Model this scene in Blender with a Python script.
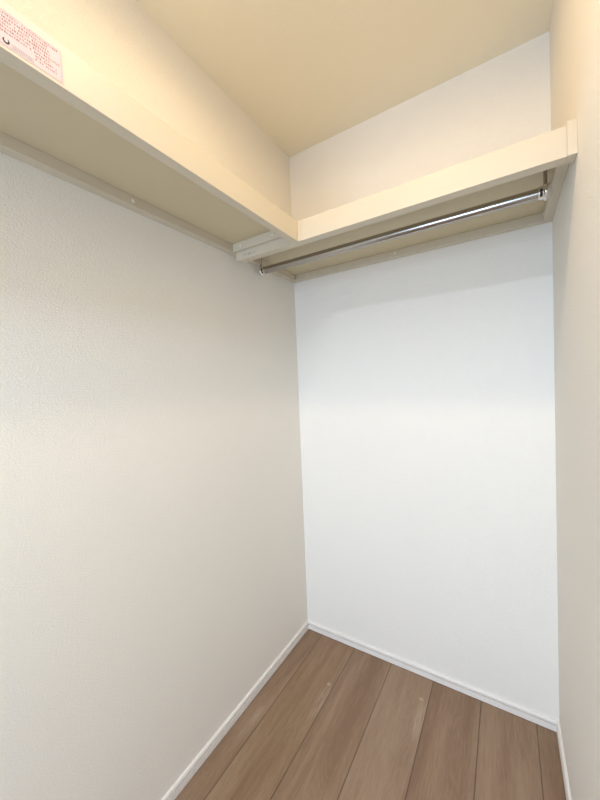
import bpy, bmesh, math, random
from mathutils import Matrix, Vector
random.seed(4)
for o in list(bpy.data.objects): bpy.data.objects.remove(o)
S = bpy.context.scene; COL = S.collection

# ------------------------------------------------------------ camera
W, H, YF = 1.0375, 2.4, -1.85          # closet width, ceiling height, front wall
cd = bpy.data.cameras.new('camera'); cam = bpy.data.objects.new('camera', cd); COL.objects.link(cam)
s = Vector((0.84690, 0.53030, -0.04010)); f = Vector((-0.53150, 0.84640, -0.03350))
s = (s - s.dot(f)/f.dot(f)*f).normalized(); f.normalize(); u = s.cross(f)
m = Matrix((s, u, -f)).transposed().to_4x4(); m.translation = Vector((0.896, -1.4154, 1.2625))
cam.matrix_world = m
cd.sensor_fit = 'VERTICAL'; cd.sensor_height = 24; cd.sensor_width = 18
cd.lens = 328.3*24/800; cd.shift_y = -0.004; cd.clip_start = .01
S.camera = cam

# ------------------------------------------------------------ world, exposure, lamps' strengths
wd = bpy.data.worlds.new('world'); S.world = wd; wd.use_nodes = True
wd.node_tree.nodes['Background'].inputs[0].default_value = (.75, .85, 1, 1)
wd.node_tree.nodes['Background'].inputs[1].default_value = .3
S.view_settings.view_transform = 'Standard'; S.view_settings.look = 'None'
S.view_settings.gamma = 1; S.view_settings.use_curve_mapping = False
S.view_settings.exposure = 0.0
WARM = dict(loc=(.67, -.945, H), power=4.3, side=4.6, color=(1, .76, .46), size=.045)
COOL = dict(loc=(.82, -2.22, H-.06), power=19, color=(.66, .80, 1), tilt=58)
DAY = dict(power=48, color=(.57, .75, 1), x0=.0, x1=1.0, z0=.05, z1=2.0)     # daylight from behind the camera; the hall's balcony window is added for fill

# ------------------------------------------------------------ helpers
def lin(c):
    return tuple(((v/255)/12.92 if v/255 <= .04045 else ((v/255+.055)/1.055)**2.4) for v in c) + (1,)

def mat(name, rgb, rough=.5, metal=0, bump=None, emit=None):
    M = bpy.data.materials.new(name); M.use_nodes = True; nt = M.node_tree; N = nt.nodes
    b = N['Principled BSDF']; b.inputs['Base Color'].default_value = lin(rgb)
    b.inputs['Roughness'].default_value = rough; b.inputs['Metallic'].default_value = metal
    if bump:
        tc = N.new('ShaderNodeTexCoord'); mp = N.new('ShaderNodeMapping'); mp.inputs['Scale'].default_value = bump[2]
        nt.links.new(tc.outputs['Object'], mp.inputs[0])
        no = N.new('ShaderNodeTexNoise'); no.inputs['Scale'].default_value = bump[0]; no.inputs['Detail'].default_value = 3
        nt.links.new(mp.outputs[0], no.inputs['Vector'])
        bp = N.new('ShaderNodeBump'); bp.inputs['Strength'].default_value = bump[1]; bp.inputs['Distance'].default_value = .002
        nt.links.new(no.outputs[0], bp.inputs['Height']); nt.links.new(bp.outputs[0], b.inputs['Normal'])
    if emit:
        b.inputs['Emission Color'].default_value = (*emit[0], 1); b.inputs['Emission Strength'].default_value = emit[1]
    return M

def bx(bm, x0, x1, y0, y1, z0, z1):
    v = [bm.verts.new(p) for p in ((x0,y0,z0),(x1,y0,z0),(x1,y1,z0),(x0,y1,z0),(x0,y0,z1),(x1,y0,z1),(x1,y1,z1),(x0,y1,z1))]
    for q in ((0,3,2,1),(4,5,6,7),(0,1,5,4),(1,2,6,5),(2,3,7,6),(3,0,4,7)): bm.faces.new([v[i] for i in q])

def lathe(bm, prof, origin, axis, n=40):
    """revolve (radius, distance) pairs about axis from origin"""
    a = Vector(axis).normalized(); t = Vector((0, 0, 1)) if abs(a.z) < .9 else Vector((1, 0, 0))
    e1 = a.cross(t).normalized(); e2 = a.cross(e1); o = Vector(origin); rings = []
    for r, d in prof:
        rings.append([bm.verts.new(o + a*d + (e1*math.cos(k*2*math.pi/n) + e2*math.sin(k*2*math.pi/n))*max(r, 1e-5)) for k in range(n)])
    for i in range(len(rings)-1):
        for k in range(n):
            bm.faces.new((rings[i][k], rings[i][(k+1) % n], rings[i+1][(k+1) % n], rings[i+1][k]))
    bm.faces.new(rings[0]); bm.faces.new(rings[-1][::-1])

def obj(name, bm, M, parent=None, bevel=0, smooth=False):
    bmesh.ops.recalc_face_normals(bm, faces=bm.faces[:])
    me = bpy.data.meshes.new(name); bm.to_mesh(me); bm.free(); me.materials.append(M)
    if smooth:
        me.polygons.foreach_set('use_smooth', [True]*len(me.polygons))
        me.set_sharp_from_angle(angle=math.radians(38))
    o = bpy.data.objects.new(name, me); COL.objects.link(o)
    if parent: 
        o.parent = parent
        L = Vector((0, 0, 0)); p = parent
        while p: L += p.location; p = p.parent
        me.transform(Matrix.Translation(-L))          # meshes are laid out in room metres
    if bevel:
        b = o.modifiers.new('bevel', 'BEVEL'); b.width = bevel; b.segments = 3; b.limit_method = 'ANGLE'
    return o

def box(name, M, dims, parent=None, bevel=0):
    bm = bmesh.new(); bx(bm, *dims); return obj(name, bm, M, parent, bevel)

def struct(name, M, dims, bevel=0):
    o = box(name, M, dims, None, bevel); o['kind'] = 'structure'; return o

def thing(name, label, cat, loc, group=None):
    o = bpy.data.objects.new(name, None); COL.objects.link(o); o.location = loc; o.empty_display_size = .05
    o['label'] = label; o['category'] = cat
    if group: o['group'] = group
    return o

# ------------------------------------------------------------ materials
def wallpaper():
    M = bpy.data.materials.new('embossed_wallpaper'); M.use_nodes = True; nt = M.node_tree; N = nt.nodes; L = nt.links
    b = N['Principled BSDF']; b.inputs['Base Color'].default_value = lin(WALLRGB); b.inputs['Roughness'].default_value = .75
    tc = N.new('ShaderNodeTexCoord'); mp = N.new('ShaderNodeMapping'); mp.inputs['Scale'].default_value = (1, 1, 1.9)
    L.new(tc.outputs['Object'], mp.inputs[0])
    n1 = N.new('ShaderNodeTexNoise'); n1.inputs['Scale'].default_value = 170; n1.inputs['Detail'].default_value = 2
    v1 = N.new('ShaderNodeTexVoronoi'); v1.inputs['Scale'].default_value = 230
    L.new(mp.outputs[0], n1.inputs['Vector']); L.new(mp.outputs[0], v1.inputs['Vector'])
    ad = N.new('ShaderNodeMath'); ad.operation = 'ADD'; L.new(n1.outputs[0], ad.inputs[0]); L.new(v1.outputs[0], ad.inputs[1])
    bp = N.new('ShaderNodeBump'); bp.inputs['Strength'].default_value = .36; bp.inputs['Distance'].default_value = .002
    L.new(ad.outputs[0], bp.inputs['Height']); L.new(bp.outputs[0], b.inputs['Normal'])
    return M
WALLRGB = (244, 238, 228)
m_wall = wallpaper()
m_ceil = mat('ceiling_paper', (243, 236, 216), .8, bump=(140, .25, (1, 1, 1)))
m_paint = mat('ivory_painted_board', (214, 202, 180), .42)
m_under = mat('ivory_shelf_board', (214, 199, 166), .5, bump=(60, .08, (1, 1, 1)))
m_cap = mat('ivory_plastic_cap', (232, 222, 200), .35)
m_base = mat('white_baseboard_film', (242, 235, 227), .4)
m_chrome = mat('polished_steel', (176, 172, 168), .2, 1)
m_chrome2 = mat('chromed_socket', (225, 224, 222), .12, 1)
m_dark = mat('dark_slot', (30, 26, 24), .6)
m_seal = mat('dark_floor_gap', (70, 60, 52), .8)
m_label = mat('sticker_paper', (215, 192, 192), .55)
m_red = mat('red_brown_print', (172, 118, 108), .6)
m_ink = mat('navy_print', (34, 28, 52), .6)
m_grey = mat('grey_print', (150, 146, 152), .6)
m_scuff = mat('brown_pencil_mark', (62, 50, 40), .8)
m_trimw = mat('white_lamp_trim', (240, 240, 238), .4)

def wood():
    M = bpy.data.materials.new('brown_plank_floor'); M.use_nodes = True; nt = M.node_tree; N = nt.nodes; L = nt.links
    b = N['Principled BSDF']; b.inputs['Roughness'].default_value = .42
    tc = N.new('ShaderNodeTexCoord'); sp = N.new('ShaderNodeSeparateXYZ'); L.new(tc.outputs['Object'], sp.inputs[0])
    def mth(op, a, c=None, d=None):
        n = N.new('ShaderNodeMath'); n.operation = op
        for i, v in enumerate((a, c, d)):
            if v is None: continue
            if isinstance(v, (int, float)): n.inputs[i].default_value = v
            else: L.new(v, n.inputs[i])
        return n.outputs[0]
    PW = .1765
    t = mth('DIVIDE', mth('SUBTRACT', sp.outputs[0], .0885 - PW*4), PW)
    idx = mth('FLOOR', t); fr = mth('FRACT', t)
    wn = N.new('ShaderNodeTexWhiteNoise'); wn.noise_dimensions = '1D'; L.new(idx, wn.inputs['W'])
    # grain coordinates: squeezed along the plank, shifted per plank
    cb = N.new('ShaderNodeCombineXYZ')
    L.new(sp.outputs[0], cb.inputs[0]); L.new(mth('MULTIPLY', sp.outputs[1], .085), cb.inputs[1]); L.new(mth('MULTIPLY', idx, 3.17), cb.inputs[2])
    def noise(scale, detail, rough=.5, dist=0):
        n = N.new('ShaderNodeTexNoise'); n.inputs['Scale'].default_value = scale; n.inputs['Detail'].default_value = detail
        n.inputs['Roughness'].default_value = rough; n.inputs['Distortion'].default_value = dist
        L.new(cb.outputs[0], n.inputs['Vector']); return n.outputs[0]
    broad = noise(14, 3, .55, .8); fine = noise(170, 4, .65, .3)
    # cathedral rings
    rc = mth('MULTIPLY', broad, 26.0); ring = mth('ABSOLUTE', mth('SUBTRACT', mth('FRACT', rc), .5))
    g = mth('ADD', mth('MULTIPLY', broad, .62), mth('ADD', mth('MULTIPLY', fine, .30), mth('MULTIPLY', ring, .10)))
    cr = N.new('ShaderNodeValToRGB'); e = cr.color_ramp.elements
    e[0].position = .36; e[0].color = lin(FL_D); e[1].position = .72; e[1].color = lin(FL_L)
    k = e.new(.54); k.color = lin(FL_M)
    L.new(g, cr.inputs[0])
    hs = N.new('ShaderNodeHueSaturation'); L.new(cr.outputs[0], hs.inputs['Color'])
    L.new(mth('MULTIPLY_ADD', wn.outputs[0], .09, .955), hs.inputs['Value'])
    L.new(mth('MULTIPLY_ADD', wn.outputs[0], -.10, 1.03), hs.inputs['Saturation'])
    # pale printed knots with a feathered streak beside two seams
    col = hs.outputs[0]
    nz = noise(120, 3, .6, .6)
    for kx, ky, rx, ry, st in ((.243, -.238, .009, .008, .5), (.245, -.315, .020, .09, .42), (.5904, -.116, .009, .007, .5), (.598, -.200, .020, .09, .42),
                               (.060, -.52, .02, .09, .25)):
        dx = mth('DIVIDE', mth('SUBTRACT', sp.outputs[0], kx), rx); dy = mth('DIVIDE', mth('SUBTRACT', sp.outputs[1], ky), ry)
        d = mth('ADD', mth('MULTIPLY', dx, dx), mth('MULTIPLY', dy, dy))
        q = N.new('ShaderNodeMapRange'); q.inputs[1].default_value = 1.2; q.inputs[2].default_value = 0; q.inputs[3].default_value = 0; q.inputs[4].default_value = st
        L.new(d, q.inputs[0])
        q2 = N.new('ShaderNodeMapRange'); q2.inputs[1].default_value = .40; q2.inputs[2].default_value = .62
        L.new(nz, q2.inputs[0])
        fac = mth('MULTIPLY', q.outputs[0], q2.outputs[0]) if ry > .02 else q.outputs[0]
        mx = N.new('ShaderNodeMixRGB'); L.new(fac, mx.inputs[0]); L.new(col, mx.inputs[1]); mx.inputs[2].default_value = lin((205, 188, 165)); col = mx.outputs[0]
    # seams: crisp dark line where planks meet
    edge = mth('MINIMUM', fr, mth('SUBTRACT', 1.0, fr))
    sm = N.new('ShaderNodeMapRange'); sm.inputs[1].default_value = .004; sm.inputs[2].default_value = .013; sm.inputs[3].default_value = .72; sm.inputs[4].default_value = 0
    L.new(edge, sm.inputs[0])
    mx = N.new('ShaderNodeMixRGB'); L.new(sm.outputs[0], mx.inputs[0]); L.new(col, mx.inputs[1]); mx.inputs[2].default_value = lin((62, 44, 32))
    L.new(mx.outputs[0], b.inputs['Base Color'])
    bh = mth('SUBTRACT', mth('MULTIPLY', fine, .12), sm.outputs[0])
    bp = N.new('ShaderNodeBump'); bp.inputs['Strength'].default_value = .35; bp.inputs['Distance'].default_value = .001
    L.new(bh, bp.inputs['Height']); L.new(bp.outputs[0], b.inputs['Normal'])
    return M
FL_D, FL_M, FL_L = (131, 101, 75), (151, 122, 95), (166, 139, 112)
m_floor = wood()

# ------------------------------------------------------------ room shell
T = .1
HX0, HX1, HY = -.9, 2.0, -3.6          # the hall the closet opens on
struct('floor', m_floor, (HX0-T, HX1+T, HY-T, T, -T, 0))
struct('ceiling', m_ceil, (HX0-T, HX1+T, HY-T, T, H, H+T))
struct('wall_left', m_wall, (-T, 0, YF, 0, 0, H))
struct('wall_back', m_wall, (-T, W+T, 0, T, 0, H))
struct('wall_right', m_wall, (W, W+T, YF, 0, 0, H))
struct('wall_hall_left', m_wall, (HX0-T, HX0, HY, YF, 0, H))
struct('wall_hall_right', m_wall, (HX1, HX1+T, HY, YF, 0, H))
for n_, (a0, a1, c0, c1) in enumerate(((HX0-T, DAY['x0'], 0, H), (DAY['x1'], HX1+T, 0, H), (DAY['x0'], DAY['x1'], DAY['z1'], H), (DAY['x0'], DAY['x1'], 0, DAY['z0']))):
    struct('wall_hall_far' if n_ == 0 else 'trim_%d' % n_, m_wall, (a0, a1, HY-T, HY, c0, c1))
x0, x1, z0, z1 = (DAY[k] for k in ('x0', 'x1', 'z0', 'z1'))
bm = bmesh.new(); w = .04
for d in ((x0, x1, z0, z0+w), (x0, x1, z1-w, z1), (x0, x0+w, z0+w, z1-w), (x1-w, x1, z0+w, z1-w), ((x0+x1)/2-w/2, (x0+x1)/2+w/2, z0+w, z1-w)):
    bx(bm, d[0], d[1], HY-.07, HY-.02, d[2], d[3])
wf = obj('added_window_1', bm, m_trimw); wf['kind'] = 'structure'  # unseen window frame, added to carry the hall's fill daylight
ld = bpy.data.lights.new('daylight', 'AREA'); ld.shape = 'RECTANGLE'; ld.size = x1-x0-.08; ld.size_y = z1-z0-.08
ld.energy = DAY['power']; ld.color = DAY['color']
lo = bpy.data.objects.new('daylight', ld); COL.objects.link(lo)
lo.location = ((x0+x1)/2, HY-.015, (z0+z1)/2); lo.rotation_euler = (math.radians(90), 0, 0)
struct('wall_front_left', m_wall, (HX0-T, -T, YF, YF+T, 0, H))
struct('wall_front', m_wall, (-T, W+T, YF-.08, YF, 2.225, H))
struct('wall_front_right', m_wall, (W+T, HX1+T, YF, YF+T, 0, H))

# baseboards: cap lip, shallow groove, plain lower face
def baseboard(name, kind, a, b):
    P = [(0, 0), (.0050, 0), (.0050, .0014), (.0092, .0016), (.0092, .0225), (.0012, .0229), (.0012, .0272), (.0088, .0276), (.0088, .0340), (.0066, .0385), (.0050, .0393), (0, .0393)]
    bm = bmesh.new(); R = []
    for t in (a, b):
        ring = []
        for d, z in P:
            if kind == 'left': p = (d, t if t != 0 else -d, z)
            elif kind == 'right': p = (W-d, t if t != 0 else -d, z)
            else: p = (d if t == 0 else W-d, -d, z)
            ring.append(bm.verts.new(p))
        R.append(ring)
    n = len(P)
    for i in range(n): bm.faces.new((R[0][i], R[0][(i+1) % n], R[1][(i+1) % n], R[1][i]))
    bm.faces.new(R[0]); bm.faces.new(R[1][::-1])
    o = obj(name, bm, m_base); o['kind'] = 'structure'; return o
baseboard('baseboard_left', 'left', YF, 0)
baseboard('baseboard_back', 'back', 0, 1)
baseboard('baseboard_right', 'right', YF, 0)

# ------------------------------------------------------------ shelves
DL, DB = .311, .456                    # depths of the two shelves
ZF, ZT, ZB, ZR = 1.748, 1.8155, 1.8085, 1.7805   # fascia bottom / top, board underside, rail bottom
FT, FTB, RT = .026, .033, .027                  # fascia and rail thickness

def cap_bm(p, axis):
    bm = bmesh.new(); lathe(bm, [(.0062, 0), (.0062, .0008), (.0055, .0022), (.0035, .0032), (0, .0036)], p, axis, 20); return bm

def rail(parent, dims, caps, axis):
    r = box('rail', m_paint, dims, parent, .0012)
    for c in caps: 
        obj('screw_cap', cap_bm(c, axis), m_cap, r, smooth=True)
    return r

zc = (ZB+ZR)/2
# long shelf along the back wall, carried from side wall to side wall
bs = thing('closet_shelf', 'ivory shelf along the back wall with the steel clothes rod hung under it', 'shelf', (W/2, 0, ZF))
box('shelf_board', m_under, (0, W, -DB+FTB, 0, ZB, ZT-.0006), bs)
fb = box('fascia', m_paint, (RT+.004, W-.0175, -DB, -DB+FTB, ZF, ZT), bs, .001)
bm = bmesh.new()
for (y, z, w, h) in ((.0705, 1.7665, .004, .0012), (.0785, 1.7668, .002, .0015), (.0870, 1.7655, .003, .001), (.0905, 1.7645, .006, .0011), (.0935, 1.7675, .005, .001),
                     (.1010, 1.7650, .004, .0013), (.1060, 1.7662, .003, .0009), (.1150, 1.766, .010, .0007)):
    z -= .0048; bx(bm, y, y+w, -DB-.0003, -DB+.0001, z, z+h*1.3)
obj('pencil_mark', bm, m_scuff, fb)
rail(bs, (0, W, -RT, 0, ZR, ZB), [(.5164, -RT, zc)], (0, -1, 0))
rail(bs, (0, RT, -DB, -RT, ZR, ZB), [(RT, -.052, zc), (RT, -.40, zc)], (1, 0, 0))
rail(bs, (W-RT, W, -DB+FTB, -RT, ZR, ZB), [(W-RT, -.052, zc), (W-RT, -.40, zc)], (-1, 0, 0))
e = box('end_cap', m_paint, (W-.0175, W, -DB-.0022, -DB+FTB, ZF-.0003, ZT+.0075), bs, .0012)
bm = bmesh.new(); bx(bm, DL+.0001, DL+.0014, -DB-.0150, -DB, ZF-.0006, ZT-.001); bx(bm, DL+.0016, DL+.0125, -DB-.0030, -DB, ZF-.0006, ZT-.001); bx(bm, DL+.0125, DL+.0195, -DB-.0016, -DB, ZF-.0003, ZT-.0012)
obj('corner_trim', bm, m_paint, bs, .0007)

# shelf along the left wall, its far end screwed to the other shelf's fascia
ls = thing('closet_shelf', 'ivory shelf along the left wall with a pink-tinted notice on its front edge', 'shelf', (0, -1.1, ZF))
YE = -DB-.0002
box('shelf_board', m_under, (0, DL-FT, YF, YE, ZB, ZT-.0006), ls)
fl = box('fascia', m_paint, (DL-FT, DL, YF, YE-.0008, ZF, ZT), ls, .001)
rail(ls, (0, RT, YF, YE, ZR, ZB), [(RT, -.861, zc), (RT, -1.28, zc), (RT, -1.69, zc)], (1, 0, 0))
rail(ls, (RT, DL-FT, YE-.0125, YE, ZR-.0025, ZB), [(.067, YE-.0125, zc-.002), (.2165, YE-.0125, zc-.002)], (0, -1, 0))

# notice stuck on the left fascia: pinkish paper, rows of tiny reddish characters, navy ring mark, grey boxed line
Y0, Y1, Z0, Z1 = -1.345, -1.1495, 1.7530, 1.8035
X = DL+.0004
st = box('notice_sticker', m_label, (DL-.0001, X, Y0, Y1, Z0, Z1), fl, 0); st['label'] = 'pinkish white paper notice'
def yz(bm, y, z, w, h): bx(bm, X-.0001, X+.00012, y, y+w, z, z+h)
bm = bmesh.new(); yz(bm, Y0+.002, Z0+.0018, Y1-Y0-.004, .0003); yz(bm, Y0+.002, Z1-.0021, Y1-Y0-.004, .0003)
yz(bm, Y1-.0023, Z0+.0018, .0003, Z1-Z0-.0036); yz(bm, Y0+.002, Z0+.0018, .0003, Z1-Z0-.0036)
obj('printed_border', bm, m_grey, st)
bm = bmesh.new()
rows = [Z1-.0065-k*.0050 for k in range(8)]
for k, z in enumerate(rows):
    y = Y0+.006 if k < 6 else -1.186
    end = Y1-.006-random.choice((0, .004, .012))
    while y < end:
        h = random.uniform(.0020, .0026)
        yz(bm, y, z, .0019, .00035); yz(bm, y+.0002, z+h*.55, .0016, .00035)
        yz(bm, y+random.uniform(.0004, .0013), z, .0004, h)
        if random.random() < .6: yz(bm, y, z+h, .0021, .0004)
        if random.random() < .3: yz(bm, y+.0003, z+.0003, .0012, h*.8)
        y += random.uniform(.0023, .0031) if random.random() > .1 else .0052
obj('printed_text', bm, m_red, st)
bm = bmesh.new(); n = 26                                   # ring mark open at its top
cy, cz, ro, ri = -1.2198, 1.7612, .0040, .0016
vs = []
for i in range(n+1):
    a = math.radians(125 + 290*i/n)
    t = math.sin(math.pi*i/n); rin = ro-(ro-ri)*(.45+.55*t)
    vs.append([bm.verts.new((X+dx, cy+r*math.cos(a), cz+r*math.sin(a))) for dx in (-.0001, .0002) for r in (rin, ro)])
for i in range(n):
    p, q_ = vs[i], vs[i+1]
    for j, k in ((0, 1), (1, 3), (3, 2), (2, 0)): bm.faces.new((p[j], p[k], q_[k], q_[j]))
for p in (vs[0], vs[-1]): bm.faces.new((p[0], p[1], p[3], p[2]))
obj('ring_mark', bm, m_ink, st)
bm = bmesh.new()
yz(bm, -1.2135, 1.7565, .0255, .0003); yz(bm, -1.2135, 1.7610, .0255, .0003); yz(bm, -1.2135, 1.7565, .0003, .0048); yz(bm, -1.1883, 1.7565, .0003, .0048)
y = -1.2120
while y < -1.190:
    yz(bm, y, 1.7576, .0014, .0004); yz(bm, y+.0005, 1.7576, .0004, .0026); yz(bm, y, 1.7598, .0013, .0004); y += .0021
obj('boxed_line', bm, m_grey, st)

# ------------------------------------------------------------ clothes rod
RY, RZ, XL, XR = -.295, 1.7545, .014, W-.0285
rod = thing('clothes_rod', 'polished steel clothes rod hung below the back shelf', 'clothes rod', (W/2, RY, RZ))
bm = bmesh.new(); lathe(bm, [(.0130, 0), (.0145, .0008), (.0145, XR-XL-.0208), (.0130, XR-XL-.020)], (XL+.010, RY, RZ), (1, 0, 0), 48)
obj('pipe', bm, m_chrome, rod, smooth=True)
for x, d in ((XL, 1), (XR, -1)):
    bm = bmesh.new()
    dome = [(.0212*math.sin(a), .013-.0135*math.cos(a)) for a in [math.radians(v) for v in range(4, 91, 8)]]
    lathe(bm, dome + [(.0213, .0145), (.0212, .0165), (.0198, .0180), (.0176, .0190), (.0168, .0200), (.0168, .0300), (.0158, .0310)], (x, RY, RZ), (d, 0, 0), 48)
    h = obj('rod_socket', bm, m_chrome2, rod, smooth=True)
    xp = x+d*.0145 if d < 0 else x+.0095
    bm = bmesh.new()                                       # hanger strap from the socket up to the board
    lathe(bm, [(.0052, .0), (.0044, .006), (.0044, ZB-.0003-RZ-.0190)], (xp, RY, RZ+.0190), (0, 0, 1), 20)
    obj('hanger_post', bm, m_chrome, rod, smooth=True)
    bm = bmesh.new(); xa, xb = sorted((x+d*.0215, x+d*.0275)); pv = []   # curved slot on the socket's front, facing the room
    for k in range(7):
        an = math.radians(-14+k*11); c_, s_ = math.cos(an), math.sin(an)
        pv.append([bm.verts.new((xx, RY-rr*c_, RZ-rr*s_)) for rr in (.0160, .0172) for xx in (xa, xb)])
    for k in range(6):
        for i, j in ((0, 1), (1, 3), (3, 2), (2, 0)): bm.faces.new((pv[k][i], pv[k][j], pv[k+1][j], pv[k+1][i]))
    for q_ in (pv[0], pv[-1]): bm.faces.new((q_[0], q_[1], q_[3], q_[2]))
    obj('slot', bm, m_dark, h)

# ------------------------------------------------------------ ceiling lamps
def downlight(label, P, ):
    x, y, z = P['loc']
    t = thing('ceiling_light', label, 'ceiling light', (x, y, z))
    R = P['size']
    bm = bmesh.new(); lathe(bm, [(R+.001, .0), (R+.001, .010), (R+.005, .0125), (R+.015, .0095), (R+.017, .0)], (x, y, z), (0, 0, -1), 64)
    obj('trim_ring', bm, m_trimw, t, smooth=True)
    me = mat('lamp_diffuser', (250, 250, 250), .5, emit=(P['color'], 6))
    bm = bmesh.new(); lathe(bm, [(R+.0005, .0104), (R+.0005, .0122)], (x, y, z), (0, 0, -1), 48)
    obj('diffuser', bm, me, t, smooth=True)
    ld = bpy.data.lights.new('lamp_glow', 'AREA'); ld.shape = 'DISK'; ld.size = 2*R
    ld.energy = P['power']; ld.color = P['color']
    lo = bpy.data.objects.new('lamp_glow', ld); COL.objects.link(lo); lo.parent = t; lo.location = (0, 0, -.016)
    ld = bpy.data.lights.new('lamp_side_glow', 'SPOT'); ld.spot_size = math.pi; ld.spot_blend = .25; ld.shadow_soft_size = R; ld.energy = P['side']; ld.color = P['color']
    lo = bpy.data.objects.new('lamp_side_glow', ld); COL.objects.link(lo); lo.parent = t; lo.location = (0, 0, -.062)
downlight('round warm white ceiling downlight inside the closet, out of frame above', WARM)

# unseen hall lamp behind the camera; tilted linear form made up to throw light inward
x, y, z = COOL['loc']; a = math.radians(COOL['tilt'])
t = thing('ceiling_light', 'unseen hall ceiling light behind the camera, its tilted linear form made up to light the closet', 'ceiling light', (x, y, z))
o = box('housing', m_trimw, (x-.27, x+.27, y-.055, y+.055, z, z+.028), t, .003)
o.rotation_euler = (a, 0, 0)
o2 = box('diffuser', mat('strip_diffuser', (250, 250, 250), .5, emit=(COOL['color'], 6)), (x-.25, x+.25, y-.045, y+.045, z-.002, z+.001), t)
o2.rotation_euler = (a, 0, 0)
for dx in (-.2, .2):
    bm = bmesh.new(); bx(bm, x+dx-.01, x+dx+.01, y-.045, y-.025, z, H); obj('bracket', bm, m_trimw, t)
ld = bpy.data.lights.new('strip_glow', 'AREA'); ld.shape = 'RECTANGLE'; ld.size = .5; ld.size_y = .09
ld.energy = COOL['power']; ld.color = COOL['color']
lo = bpy.data.objects.new('strip_glow', ld); COL.objects.link(lo); lo.parent = t
lo.rotation_euler = (a, 0, 0); lo.location = (0, .004*math.sin(a), -.004*math.cos(a))
